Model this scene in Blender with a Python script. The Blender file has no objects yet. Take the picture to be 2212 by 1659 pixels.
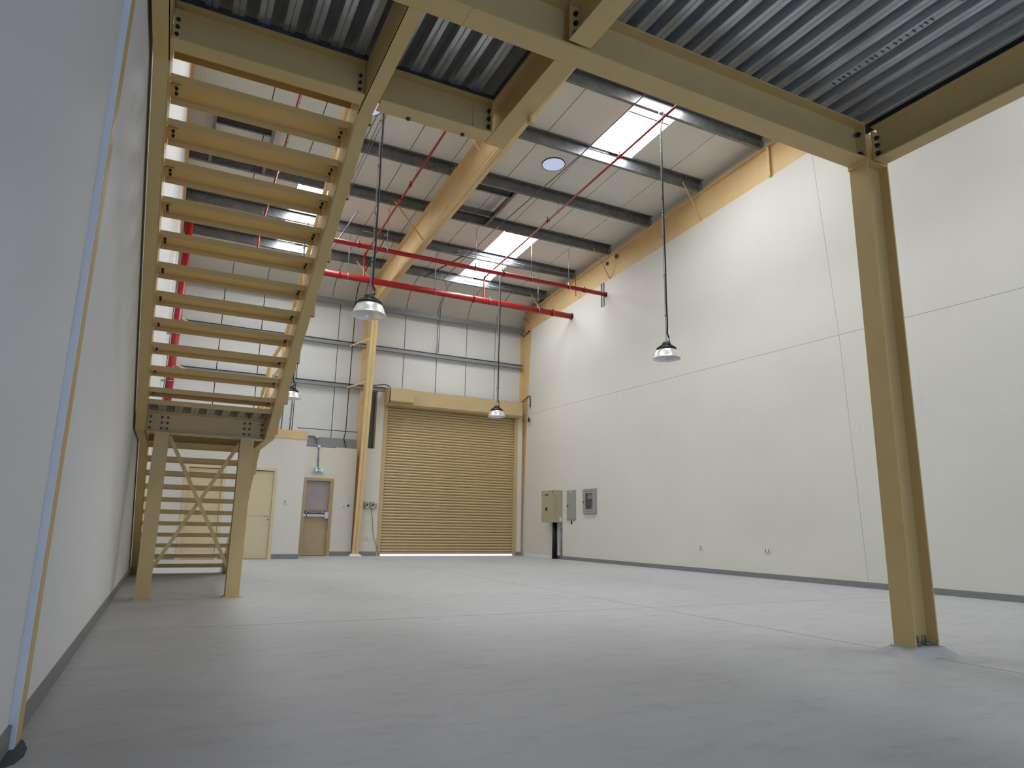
import bpy, math, random
from mathutils import Matrix, Vector
random.seed(7)
# ------------------------------------------------------------------ camera
scene = bpy.context.scene
col = scene.collection
def cam_basis(yaw, pitch, roll):
    cy, sy, cp, sp = math.cos(yaw), math.sin(yaw), math.cos(pitch), math.sin(pitch)
    f = Vector((sy * cp, cy * cp, sp)); r = Vector((cy, -sy, 0)); u = r.cross(f)
    cr, sr = math.cos(roll), math.sin(roll)
    return r * cr + u * sr, -r * sr + u * cr, f
cr_, cu_, cf_ = cam_basis(math.radians(26.454), math.radians(12.032), math.radians(1.0425))
cd = bpy.data.cameras.new('camera'); cd.sensor_width = 36; cd.lens = 36 * 1460.07 / 2212; cd.clip_start = .05; cd.clip_end = 200
cam = bpy.data.objects.new('camera', cd); col.objects.link(cam)
cam.matrix_world = Matrix(((cr_.x, cu_.x, -cf_.x, 0), (cr_.y, cu_.y, -cf_.y, 0), (cr_.z, cu_.z, -cf_.z, .8464), (0, 0, 0, 1)))
scene.camera = cam
# ------------------------------------------------------------------ world, exposure
SKY_STRENGTH = 9.5        # daylight outside, enters by the rear doorway and the gap under the shutter
SKYLIGHT = 26.0           # translucent roof sheets
EXPOSURE = -0.44
w = bpy.data.worlds.new('sky'); scene.world = w; w.use_nodes = True
bg = w.node_tree.nodes['Background']; bg.inputs[0].default_value = (.44, .61, 1.0, 1); bg.inputs[1].default_value = SKY_STRENGTH
vs = scene.view_settings
vs.view_transform = 'Standard'; vs.look = 'None'; vs.gamma = 1; vs.exposure = EXPOSURE; vs.use_curve_mapping = False
cy = scene.cycles
cy.use_denoising = True; cy.max_bounces = 6; cy.diffuse_bounces = 4; cy.glossy_bounces = 3; cy.transmission_bounces = 3; cy.use_light_tree = False; cy.use_adaptive_sampling = True; cy.adaptive_threshold = .06; cy.adaptive_min_samples = 24; cy.transparent_max_bounces = 8
cy.sample_clamp_direct = 14.0; cy.sample_clamp_indirect = 8.0; cy.caustics_reflective = False; cy.caustics_refractive = False

# ------------------------------------------------------------------ materials
def lin(c): return tuple(((v / 255) / 12.92 if v / 255 <= .04045 else ((v / 255 + .055) / 1.055) ** 2.4) for v in c)
def new_mat(name):
    m = bpy.data.materials.new(name); m.use_nodes = True
    nt = m.node_tree; return m, nt, nt.nodes['Principled BSDF']
def coords(nt, scale=(1, 1, 1)):
    tc = nt.nodes.new('ShaderNodeTexCoord'); mp = nt.nodes.new('ShaderNodeMapping'); mp.inputs['Scale'].default_value = scale
    nt.links.new(tc.outputs['Object'], mp.inputs['Vector']); return mp.outputs['Vector']
def noise(nt, vec, scale, detail=4, rough=.6):
    n = nt.nodes.new('ShaderNodeTexNoise'); n.inputs['Scale'].default_value = scale; n.inputs['Detail'].default_value = detail
    n.inputs['Roughness'].default_value = rough; nt.links.new(vec, n.inputs['Vector']); return n.outputs['Fac']
def ramp(nt, fac, stops):
    r = nt.nodes.new('ShaderNodeValToRGB'); e = r.color_ramp.elements
    while len(e) < len(stops): e.new(.5)
    for k, (p, c) in enumerate(stops): e[k].position = p; e[k].color = (*c, 1)
    nt.links.new(fac, r.inputs['Fac']); return r.outputs['Color']
def mix(nt, fac, a, b, mode='MIX'):
    n = nt.nodes.new('ShaderNodeMix'); n.data_type = 'RGBA'; n.blend_type = mode
    for val, key in ((fac, 0), (a, 6), (b, 7)):
        if hasattr(val, 'links') or hasattr(val, 'is_linked'): nt.links.new(val, n.inputs[key])
        else: n.inputs[key].default_value = val if key == 0 else (*val, 1)
    return n.outputs[2]
def bump(nt, bsdf, height, strength, dist):
    b = nt.nodes.new('ShaderNodeBump'); b.inputs['Strength'].default_value = strength; b.inputs['Distance'].default_value = dist
    nt.links.new(height, b.inputs['Height']); nt.links.new(b.outputs['Normal'], bsdf.inputs['Normal'])
def simple(name, rgb, rough=.5, metal=0, var=.06, nscale=6, bumps=0, spec=None):
    m, nt, b = new_mat(name); c = lin(rgb); v = coords(nt)
    f = noise(nt, v, nscale, 5)
    lo = tuple(x * (1 - var) for x in c); hi = tuple(min(1, x * (1 + var)) for x in c)
    nt.links.new(ramp(nt, f, [(.3, lo), (.7, hi)]), b.inputs['Base Color'])
    b.inputs['Roughness'].default_value = rough; b.inputs['Metallic'].default_value = metal
    if spec is not None: b.inputs['Specular IOR Level'].default_value = spec
    if bumps: bump(nt, b, noise(nt, v, 90, 2), bumps, .004)
    return m
def emit(name, rgb, strength):
    m = bpy.data.materials.new(name); m.use_nodes = True; nt = m.node_tree; nt.nodes.clear()
    o = nt.nodes.new('ShaderNodeOutputMaterial'); e = nt.nodes.new('ShaderNodeEmission')
    e.inputs[0].default_value = (*rgb, 1); e.inputs[1].default_value = strength; nt.links.new(e.outputs[0], o.inputs[0]); m.cycles.emission_sampling = 'FRONT'; return m
M = {}
M['tan'] = simple('tan_steel_paint', (212, 182, 120), .45, 0, .05, 3, .05)
M['tan_light'] = simple('light_tan_steel_paint', (220, 188, 136), .45, 0, .05, 3, .05)
M['tan_door'] = simple('tan_door_paint', (176, 156, 120), .4, 0, .05, 4)
M['cream_door'] = simple('cream_door_paint', (216, 201, 162), .4, 0, .03, 4)
M['shutter'] = simple('tan_shutter_coating', (194, 170, 126), .38, 0, .03, 5)
M['red'] = simple('red_pipe_paint', (164, 20, 24), .38, 0, .05, 6)
M['black'] = simple('black_plastic', (11, 11, 12), .5, 0, .1, 20)
M['bolt'] = simple('dark_bolt_steel', (58, 56, 50), .45, .4, .2, 40)
M['steel'] = simple('zinc_rod', (150, 152, 152), .4, .6, .1, 30)
M['alu'] = simple('bright_reflector', (232, 233, 234), .36, .7, .03, 30)
M['white'] = simple('white_plastic', (222, 222, 216), .4, 0, .03, 10)
M['greybox'] = simple('grey_cabinet_paint', (160, 161, 158), .45, 0, .03, 10)
M['beigebox'] = simple('beige_cabinet_paint', (176, 168, 140), .45, 0, .03, 10)
M['door_film'] = simple('dusty_door_film', (160, 149, 148), .35, 0, .12, 2.5)
M['duct'] = simple('pale_duct', (205, 205, 206), .5, .1, .2, 25)
M['dark'] = simple('dark_void', (32, 32, 33), .8, 0, .1, 10)
M['green'] = simple('green_sign', (18, 70, 58), .5, 0, .05, 10)
M['silver'] = simple('silver_bar', (206, 208, 220), .35, .3, .03, 10)
M['grout'] = simple('grout', (226, 226, 226), .8, 0, .1, 30, .4)
M['pipecover'] = simple('grey_cover', (120, 122, 122), .5, 0, .05, 10)
M['baseboard'] = simple('grey_skirting_paint', (128, 130, 127), .5, 0, .08, 12)
M['joint'] = simple('joint_filler', (112, 112, 113), .7, 0, .1, 20)
M['frame_grey'] = simple('grey_girt_paint', (140, 142, 144), .5, .15, .08, 10)

def plaster(name, rgb, stain=.05):
    m, nt, b = new_mat(name); c = lin(rgb); v = coords(nt)
    big = ramp(nt, noise(nt, v, .55, 5, .65), [(.25, tuple(x * (1 - stain) for x in c)), (.75, tuple(min(1, x * (1 + stain * .5)) for x in c))])
    sv = coords(nt, (7, 7, .7)); f = noise(nt, sv, 1.2, 5, .7)
    streak = ramp(nt, f, [(.62, (1, 1, 1)), (.8, (1 - stain * 1.6,) * 3)])
    nt.links.new(mix(nt, 1.0, big, streak, 'MULTIPLY'), b.inputs['Base Color'])
    b.inputs['Roughness'].default_value = .75; b.inputs['Specular IOR Level'].default_value = .25
    bump(nt, b, noise(nt, v, 60, 3), .12, .004); return m
M['wall'] = plaster('cream_plaster', (222, 219, 209), .05)
M['wall_stained'] = plaster('stained_cream_plaster', (219, 214, 200), .08)
M['wall_left'] = plaster('white_plaster', (232, 232, 230), .03)

def floor_mat():
    m, nt, b = new_mat('grey_floor_paint'); c = lin((184, 185, 186)); v = coords(nt)
    base = ramp(nt, noise(nt, v, .35, 6, .6), [(.3, tuple(x * .9 for x in c)), (.7, tuple(x * 1.06 for x in c))])
    sv = coords(nt, (1.3, 3.4, 1)); f = noise(nt, sv, 1.9, 8, .74)
    sm = ramp(nt, f, [(.53, (1, 1, 1)), (.64, (.9, .895, .89)), (.8, (.78, .77, .76))])
    c1 = mix(nt, 1.0, base, sm, 'MULTIPLY')
    tv = coords(nt, (2.2, 7, 1)); f2 = noise(nt, tv, 1.7, 7, .75)
    tr = ramp(nt, f2, [(.58, (1, 1, 1)), (.68, (.76, .75, .74))])
    c2 = mix(nt, .8, c1, tr, 'MULTIPLY')
    f3 = noise(nt, v, 5.5, 2, .5)
    sp = ramp(nt, f3, [(.795, (1, 1, 1)), (.81, (.35, .35, .35))])
    nt.links.new(mix(nt, 1.0, c2, sp, 'MULTIPLY'), b.inputs['Base Color'])
    rr = ramp(nt, f, [(.3, (.42,) * 3), (.7, (.6,) * 3)]); nt.links.new(rr, b.inputs['Roughness'])
    b.inputs['Specular IOR Level'].default_value = .35
    bump(nt, b, noise(nt, v, 45, 3), .06, .003); return m
M['floor'] = floor_mat()
def galv(name, rgb, rough, metal, axis=(1, 1, 1), scale=28):
    m, nt, b = new_mat(name); c = lin(rgb); v = coords(nt, axis)
    vo = nt.nodes.new('ShaderNodeTexVoronoi'); vo.inputs['Scale'].default_value = scale; nt.links.new(v, vo.inputs['Vector'])
    sp = nt.nodes.new('ShaderNodeSeparateColor'); nt.links.new(vo.outputs['Color'], sp.inputs[0])
    sc = ramp(nt, sp.outputs[0], [(0, tuple(x * .86 for x in c)), (1, tuple(min(1, x * 1.14) for x in c))])
    big = ramp(nt, noise(nt, v, 1.6, 5, .7), [(.35, (.78,) * 3), (.65, (1.1,) * 3)])
    nt.links.new(mix(nt, 1.0, sc, big, 'MULTIPLY'), b.inputs['Base Color'])
    b.inputs['Roughness'].default_value = rough; b.inputs['Metallic'].default_value = metal; return m
M['purlin'] = galv('galvanised_purlin', (126, 128, 130), .4, .65)
M['deck'] = galv('galvanised_deck', (196, 199, 200), .32, .65, (6, .5, 6), 9)
M['trim_galv'] = galv('scuffed_edge_trim', (98, 102, 104), .5, .5, (1, 1, 1), 6)
M['conduit'] = simple('galvanised_conduit', (120, 122, 124), .4, .6, .1, 30)
def ribbed(name, rgb, axis_scale, pitch):
    m, nt, b = new_mat(name); c = lin(rgb); v = coords(nt, axis_scale)
    wv = nt.nodes.new('ShaderNodeTexWave'); wv.inputs['Scale'].default_value = 1 / pitch * .314; wv.bands_direction = 'X'
    nt.links.new(v, wv.inputs['Vector'])
    cc = ramp(nt, wv.outputs['Fac'], [(.0, tuple(x * .93 for x in c)), (.2, c), (1, c)])
    vv = coords(nt); big = ramp(nt, noise(nt, vv, .8, 4), [(.3, (.95,) * 3), (.7, (1.03,) * 3)])
    nt.links.new(mix(nt, 1.0, cc, big, 'MULTIPLY'), b.inputs['Base Color'])
    b.inputs['Roughness'].default_value = .5; bump(nt, b, wv.outputs['Fac'], .08, .003); return m
M['roofpanel'] = ribbed('ribbed_roof_liner', (222, 220, 210), (1, 1, 1), .062)
M['cladpanel'] = ribbed('ribbed_wall_liner', (216, 216, 211), (1, 1, 1), .062)
M['skylight'] = emit('daylit_translucent_sheet', (.93, .965, 1.0), SKYLIGHT)
M['roundlight'] = emit('daylit_round_cover', (.66, .74, 1), 1.0)
M['exit_blue'] = emit('exit_lit_panel', (.16, .5, .62), .55)
M['exit_white'] = emit('exit_lit_symbol', (.9, .97, 1), .95)
def glass_mat():
    m = bpy.data.materials.new('thin_glass'); m.use_nodes = True; nt = m.node_tree; nt.nodes.clear()
    o = nt.nodes.new('ShaderNodeOutputMaterial'); t = nt.nodes.new('ShaderNodeBsdfTransparent'); t.inputs[0].default_value = (.8, .83, .84, 1)
    g = nt.nodes.new('ShaderNodeBsdfGlossy'); g.inputs['Roughness'].default_value = .05; x = nt.nodes.new('ShaderNodeMixShader'); x.inputs[0].default_value = .1
    nt.links.new(t.outputs[0], x.inputs[1]); nt.links.new(g.outputs[0], x.inputs[2]); nt.links.new(x.outputs[0], o.inputs[0]); return m
M['glass'] = glass_mat()

# ------------------------------------------------------------------ mesh helpers
class MB:
    def __init__(s): s.v = []; s.f = []; s.sm = []
    def _add(s, vs_, fs_, smooth=False):
        n = len(s.v); s.v += [tuple(p) for p in vs_]; s.f += [tuple(n + i for i in f) for f in fs_]; s.sm += [smooth] * len(fs_); return s
    def hexa(s, p):   # p: bottom 4 (ccw), top 4
        return s._add(p, [(3, 2, 1, 0), (4, 5, 6, 7), (0, 1, 5, 4), (1, 2, 6, 5), (2, 3, 7, 6), (3, 0, 4, 7)])
    def box(s, x0, x1, y0, y1, z0, z1):
        return s.hexa([(x0, y0, z0), (x1, y0, z0), (x1, y1, z0), (x0, y1, z0), (x0, y0, z1), (x1, y0, z1), (x1, y1, z1), (x0, y1, z1)])
    def slope(s, x0, x1, y0, y1, zb, zt):   # zb, zt functions of y
        return s.hexa([(x0, y0, zb(y0)), (x1, y0, zb(y0)), (x1, y1, zb(y1)), (x0, y1, zb(y1)), (x0, y0, zt(y0)), (x1, y0, zt(y0)), (x1, y1, zt(y1)), (x0, y1, zt(y1))])
    def prism(s, poly, axis, a, b):   # poly 2-D in the other two axes (in order)
        def P(q, t): return {'x': (t, q[0], q[1]), 'y': (q[0], t, q[1]), 'z': (q[0], q[1], t)}[axis]
        n = len(poly); vs_ = [P(q, a) for q in poly] + [P(q, b) for q in poly]
        fs = [tuple(range(n))[::-1], tuple(range(n, 2 * n))] + [(i, (i + 1) % n, n + (i + 1) % n, n + i) for i in range(n)]
        return s._add(vs_, fs)
    def tube(s, pts, r, n=10, caps=True):
        pts = [Vector(p) for p in pts]; rings = []; base = len(s.v)
        for i, p in enumerate(pts):
            d = (pts[min(i + 1, len(pts) - 1)] - pts[max(i - 1, 0)]).normalized()
            up = Vector((0, 0, 1)) if abs(d.z) < .95 else Vector((1, 0, 0))
            a = d.cross(up).normalized(); b = d.cross(a).normalized()
            rr = r[i] if isinstance(r, (list, tuple)) else r
            s.v += [tuple(p + (a * math.cos(2 * math.pi * k / n) + b * math.sin(2 * math.pi * k / n)) * rr) for k in range(n)]
        for i in range(len(pts) - 1):
            for k in range(n):
                k2 = (k + 1) % n; s.f.append((base + i * n + k, base + i * n + k2, base + (i + 1) * n + k2, base + (i + 1) * n + k)); s.sm.append(True)
        if caps:
            s.f.append(tuple(base + k for k in range(n))[::-1]); s.f.append(tuple(base + (len(pts) - 1) * n + k for k in range(n))); s.sm += [False, False]
        return s
    def bar(s, p0, p1, w, h):     # rectangular bar between two points
        p0, p1 = Vector(p0), Vector(p1); d = (p1 - p0).normalized(); up = Vector((0, 0, 1)) if abs(d.z) < .95 else Vector((0, 1, 0))
        a = d.cross(up).normalized() * w / 2; b = d.cross(a).normalized() * h / 2
        return s.hexa([p0 - a - b, p0 + a - b, p0 + a + b, p0 - a + b, p1 - a - b, p1 + a - b, p1 + a + b, p1 - a + b])
    def lathe(s, prof, c, n=32, close=False):
        base = len(s.v)
        for r, z in prof: s.v += [(c[0] + r * math.cos(2 * math.pi * k / n), c[1] + r * math.sin(2 * math.pi * k / n), c[2] + z) for k in range(n)]
        for i in range(len(prof) - 1 + (1 if close else 0)):
            j = (i + 1) % len(prof)
            for k in range(n):
                k2 = (k + 1) % n; s.f.append((base + i * n + k, base + i * n + k2, base + j * n + k2, base + j * n + k)); s.sm.append(True)
        if not close:
            s.f.append(tuple(base + k for k in range(n))[::-1]); s.f.append(tuple(base + (len(prof) - 1) * n + k for k in range(n))); s.sm += [False, False]
        return s
    def ring(s, c, R, r, axis='x', n=24, m=8, sx=1.0):
        base = len(s.v)
        for i in range(n):
            t = 2 * math.pi * i / n
            for k in range(m):
                u = 2 * math.pi * k / m; q = R + r * math.cos(u); a, b, h = q * math.cos(t), q * math.sin(t) * sx, r * math.sin(u)
                s.v.append({'x': (c[0] + h, c[1] + a, c[2] + b), 'y': (c[0] + a, c[1] + h, c[2] + b), 'z': (c[0] + a, c[1] + b, c[2] + h)}[axis])
        for i in range(n):
            for k in range(m):
                i2, k2 = (i + 1) % n, (k + 1) % m; s.f.append((base + i * m + k, base + i2 * m + k, base + i2 * m + k2, base + i * m + k2)); s.sm.append(True)
        return s
    def hexbolt(s, p, axis, r=.015, h=.012, shank=.012):
        x, y, z = p; sg = 1 if axis[0] == '+' else -1; ax = axis[1]
        d = {'x': Vector((1, 0, 0)), 'y': Vector((0, 1, 0)), 'z': Vector((0, 0, 1))}[ax] * sg; P = Vector(p)
        s.tube([P, P + d * h], r, 6); s.tube([P + d * h, P + d * (h + shank)], r * .55, 8); return s
    def mesh(s, name, off=(0, 0, 0)):
        me = bpy.data.meshes.new(name); me.from_pydata([(a - off[0], b - off[1], c - off[2]) for a, b, c in s.v], [], s.f)
        me.polygons.foreach_set('use_smooth', s.sm); me.update(); return me
ROOT = {}
def tag(o, label=None, cat=None, group=None, kind=None):
    if label: o['label'] = label
    if cat: o['category'] = cat
    if group: o['group'] = group
    if kind: o['kind'] = kind
    return o
def thing(name, label, cat, loc=(0, 0, 0), group=None, kind=None):
    o = bpy.data.objects.new(name, None); col.objects.link(o); o.location = loc; o.empty_display_size = .1
    ROOT[o.name] = Vector(loc); return tag(o, label, cat, group, kind)
def part(name, mb, mat, parent, label=None):
    off = ROOT[parent.name]; me = mb.mesh(name, off); me.materials.append(M[mat])
    o = bpy.data.objects.new(name, me); col.objects.link(o); o.parent = parent; ROOT[o.name] = off
    if label: o['label'] = label
    return o
def inst(name, me, parent, loc):     # shared mesh piece
    o = bpy.data.objects.new(name, me); col.objects.link(o); o.parent = parent; o.location = Vector(loc) - ROOT[parent.name]
    ROOT[o.name] = Vector(loc); return o
def single(name, mb, mat, label, cat, group=None, kind=None):
    zs = min(v[2] for v in mb.v); xs = sum(v[0] for v in mb.v) / len(mb.v); ys = sum(v[1] for v in mb.v) / len(mb.v)
    me = mb.mesh(name, (xs, ys, zs)); me.materials.append(M[mat]); o = bpy.data.objects.new(name, me); col.objects.link(o); o.location = (xs, ys, zs)
    ROOT[o.name] = Vector((xs, ys, zs)); return tag(o, label, cat, group, kind)
def flat(name, mb, mat, label, cat, kind='structure'):       # world-space mesh (keeps texture coordinates in metres)
    me = mb.mesh(name); me.materials.append(M[mat]); o = bpy.data.objects.new(name, me); col.objects.link(o); ROOT[o.name] = Vector((0, 0, 0)); return tag(o, label, cat, None, kind)

# ------------------------------------------------------------------ key dimensions
XL, XR, YB, YR = -.443, 10.259, 19.58, -5.6      # left wall, right wall, back wall, rear wall
def zr(y): return 9.1345 - .05719 * y            # underside of the purlins
def zp(y): return zr(y) + .25                    # roof liner
def zwt(y): return 8.46 - .0572 * y              # top of the side walls
# ================================================================== SETTING
fl = flat('floor', MB().box(-.8, 10.7, YR - .3, 20.2, -.3, -.006), 'joint', 'grey painted concrete floor with saw-cut joints', 'floor')
XJ, YJ = 4.974, 6.408
for a, b in ((-.75, XJ - .006), (XJ + .006, 10.6)):
    for c, d in ((YR - .25, -.4), (-.392, YJ - .006), (YJ + .006, 13.3), (13.308, 20.1)):
        part('floor_slab', MB().box(a, b, c, d, -.05, 0), 'floor', fl)
# walls
wl = flat('wall_left', MB().prism([(YR, 0), (19.9, 0), (19.9, zwt(19.9)), (YR, zwt(YR))], 'x', -.75, XL), 'wall_left', 'tall white plastered wall running behind the steel staircase', 'wall')
flat('trim_3', MB().box(XL, -.4165, 3.3, 3.325, 0, 3.9), 'wall_left', 'narrow pale plaster return beside the flush wall column', 'trim')
wr = flat('wall_right', MB().prism([(YR, 0), (19.72, 0), (19.22, zwt(19.22)), (YR, zwt(YR))], 'x', XR + .012, 10.5), 'joint', 'tall cream plastered wall carrying the electrical cabinets', 'wall')
def zc(y): return 4.14 + .0186 * y      # long joint across the wall
def wall_panel(y0, y1, b, t): part('wall_panel', MB().hexa([(XR, y0[0], b(y0[0])), (XR + .02, y0[0], b(y0[0])), (XR + .02, y1[0], b(y1[0])), (XR, y1[0], b(y1[0])), (XR, y0[1], t(y0[1])), (XR + .02, y0[1], t(y0[1])), (XR + .02, y1[1], t(y1[1])), (XR, y1[1], t(y1[1]))]), 'wall', wr)
g = .0028
wall_panel((YR, YR), (7.55 - g, 7.7 - g), lambda y: 0, lambda y: zc(y) - g)
wall_panel((7.55 + g, 7.7 + g), (19.72, 19.44), lambda y: 0, lambda y: zc(y) - g)
wall_panel((YR, YR), (7.7 - g, 7.95 - g), lambda y: zc(y) + g, zwt)
wall_panel((7.7 + g, 7.95 + g), (19.44, 19.22), lambda y: zc(y) + g, zwt)
# back wall, masonry
wb = MB()
wb.box(-.75, 3.33, YB, 19.8, 0, 3.0).box(3.33, 4.15, YB, 19.8, 2.13, 3.0).box(4.15, 4.755, YB, 19.8, 0, 3.02)
wb.box(4.945, 5.52, YB, 19.8, 0, 3.06).box(5.26, 5.52, YB, 19.8, 3.06, 4.78)
wb.box(5.52, 9.95, 19.66, 19.8, 4.36, 4.74).box(9.95, 10.15, YB, 19.8, 0, 4.74)
wall_back = flat('wall_back', wb, 'wall_stained', 'cream plastered masonry wall around the exit door and shutter', 'wall')
# insulated wall liner panels above
clad = flat('wall_cladding', MB().box(-.7, 10.5, 19.93, 20.0, 2.6, 7.75), 'dark', 'vertical ribbed insulated wall panels above the masonry', 'wall')
cj = [-.44, .79, 1.85, 2.92, 4.03, 5.05, 6.09, 7.17, 8.19, 9.22, 10.3]
for a, b in zip(cj, cj[1:]): part('cladding_panel', MB().box(a + .011, b - .011, 19.86, 19.94, 2.7, 7.6), 'cladpanel', clad)
# rear wall behind the camera, with a wide doorway to the outside
flat('wall_rear', MB().box(-.75, 10.5, YR - .25, YR, 2.7, 9.5).box(-.75, .2, YR - .25, YR, 0, 2.7).box(3.4, 10.5, YR - .25, YR, 0, 2.7), 'wall_left', 'cream wall at the rear with a wide open doorway', 'wall')
# roof
ceil = flat('ceiling', MB().slope(-.75, 10.55, YR - .3, 18.6, lambda y: zp(y) + .075, lambda y: zp(y) + .12).box(-.75, 10.55, 18.6, 20.05, zp(18.6) + .075, zp(18.6) + .12).box(-.75, 10.55, 20.0, 20.05, 7, 8.4)
            .box(-.75, -.5, YR, 20, 7, 9.8).box(10.42, 10.55, YR, 20, 7, 9.8), 'dark', 'sloping metal roof over the hall', 'ceiling')  # dark sheets over and around the panels, added to block light leaks
rj = [-.5, .93, 1.88, 2.83, 3.78, 4.74, 5.045, 6.095, 7.16, 8.2, 9.245, 10.4]
SKY = {2: 1, 8: 1}
PY = [18.133, 16.376, 14.531, 12.744, 10.884, 9.05, 7.22, 5.39, 3.56, 1.73, -.1, -1.93, -3.76]
sky_ranges = [(14.531, 18.133), (7.22, 10.884), (-.1, 3.56)]
nwin = 0
for i, (a, b) in enumerate(zip(rj, rj[1:])):
    cuts = [(YR - .1, 18.45)]
    if i in SKY or i == 8:
        cuts = [(10.884, 14.531), (3.56, 7.22), (YR - .1, -.1), (18.133, 18.45)]
    if i == 2:
        cuts = [(10.884, 14.531), (3.56, 7.22), (YR - .1, -.1), (18.133, 18.45)]
    for y0, y1 in cuts:
        part('roof_panel', MB().slope(a + .009, b - .009, y0, y1, zp, lambda y: zp(y) + .06), 'roofpanel', ceil)
for a, b, side in ((1.88, 2.83, 'above the staircase bay'), (7.16, 8.2, 'above the shutter bay')):
    for (y0, y1), nm in zip(sky_ranges, ('next to the back wall', 'midway along the roof', 'over the mezzanine')):
        nwin += 1
        wd = flat('window_%d' % nwin, MB().slope(a - .02, b + .02, y0, y1, lambda y: zp(y) + .062, lambda y: zp(y) + .07), 'white', 'bright translucent rooflight strip %s, %s' % (side, nm), 'skylight')
        ym = (y0 + y1) / 2
        for c, d in ((y0 + .004, ym - .004), (ym + .004, y1 - .004)):
            pn = part('pane', MB().slope(a + .012, b - .012, c, d, lambda y: zp(y) + .004, lambda y: zp(y) + .012), 'skylight', wd)
            pn.data.materials.append(M['white'])
            for pg in pn.data.polygons[1:]: pg.material_index = 1
            yb = c + .46 * (d - c) - .35
            part('glazing_bar', MB().slope(a + .03, b - .03, yb, yb + .035, lambda y: zp(y) - .006, lambda y: zp(y) + .003), 'frame_grey', wd)
        part('end_cap', MB().slope(a - .05, a + .45, y1 - .02 if nm != 'x' else y1, y1 + .05, lambda y: zp(y) - .05, lambda y: zp(y) + .003), 'white', wd)
        part('end_cap', MB().slope(a - .05, a + .45, y0 + .05, y0 + .14, lambda y: zp(y) - .05, lambda y: zp(y) + .003), 'white', wd)
for (x, y), nm in (((6.78, 11.77), 'above the shutter bay'), ((2.62, 11.66), 'above the staircase bay')):
    nwin += 1
    c = (x, y, zp(y) - .012)
    def tilt(mb):
        mb.v = [(a, b, e - .05719 * (b - y)) for a, b, e in mb.v]; return mb
    wd = flat('window_%d' % nwin, tilt(MB().lathe([(.245, -.006), (.258, -.006), (.258, .02), (.245, .02)], c, 40, True)), 'dark', 'round pale blue roof opening cover %s' % nm, 'skylight')
    part('dome', tilt(MB().lathe([(.246, -.002), (.2, .0), (.0, .002)], c, 40)), 'roundlight', wd)
part('closure_panel', MB().slope(10.355, 10.375, YR, 18.45, lambda y: zr(y), zp), 'roofpanel', ceil); part('closure_panel', MB().slope(-.49, -.46, YR, 18.45, lambda y: zr(y), zp), 'roofpanel', ceil)
# eave: curved liner between roof and wall
for a, b in zip(rj[:-1], rj[1:]):
    q = MB(); pts = []
    y0, z0, y1, z1 = 18.45, zp(18.45), 19.87, 7.5
    for k in range(11):
        t = k / 10 * math.pi / 2; pts.append((y0 + (y1 - y0) * math.sin(t), z1 + (z0 - z1) * math.cos(t)))
    n = len(q.v); m_ = len(pts)
    q._add([(a + .009, y, z) for y, z in pts] + [(b - .009, y, z) for y, z in pts], [(i, i + 1, m_ + i + 1, m_ + i) for i in range(m_ - 1)], True)
    q._add([(a + .006, y + .03, z + .05) for y, z in pts] + [(b - .006, y + .03, z + .05) for y, z in pts], [(m_ + i, m_ + i + 1, i + 1, i) for i in range(m_ - 1)], True)
    part('eave_panel', q, 'roofpanel', ceil)
# skirting
flat('baseboard_left', MB().box(XL, XL + .012, 3.46, 17.9, 0, .09).box(XL, XL + .012, YR, 3.295, 0, .09), 'baseboard', 'low grey skirting along the white wall', 'skirting')
flat('baseboard_right', MB().box(XR - .012, XR, YR, 17.35, 0, .092).box(XR - .006, XR, 17.35, 17.5, 0, .09), 'baseboard', 'low grey skirting along the cream wall with cabinets', 'skirting')
flat('baseboard_back', MB().box(4.16, 4.75, YB - .012, YB, 0, .12).box(4.96, 5.48, YB - .012, YB, 0, .12).box(9.97, 10.15, YB - .012, YB, 0, .12).box(2.40, 3.035, 17.888, 17.9, 0, .12).box(1.2, 1.42, 17.888, 17.9, 0, .12).box(-.43, .27, 17.888, 17.9, 0, .12), 'baseboard', 'grey skirting along the back wall and storeroom', 'skirting')
flat('trim_1', MB().box(XR - .03, XR, 17.75, 19.5, 0, .02).box(XR - .02, XR - .002, 17.75, 19.5, .02, .075), 'grout', 'unpainted whitish plaster edge where skirting is missing', 'trim')
# storeroom block in the back corner
sr = MB().box(-.44, .31, 17.9, 18.05, 0, 3.2).box(.31, 1.17, 17.9, 18.05, 2.19, 3.2).box(1.17, 1.46, 17.9, 18.05, 0, 3.2).box(1.46, 2.36, 17.9, 18.05, 2.19, 3.2).box(2.36, 3.03, 17.9, 18.05, 0, 3.2)
sr.box(2.9, 3.03, 18.05, YB, 0, 3.2).box(-.44, 2.9, 18.05, YB, 3.1, 3.2)
wst = flat('wall_storeroom', sr, 'wall', 'cream storeroom block with two pale doors under the hall roof', 'wall')
flat('trim_2', MB().box(-.44, 3.045, 17.885, 17.9, 2.985, 3.2).box(3.03, 3.045, 17.9, YB, 2.985, 3.2), 'tan_light', 'tan capping band along the storeroom top', 'trim')

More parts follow.
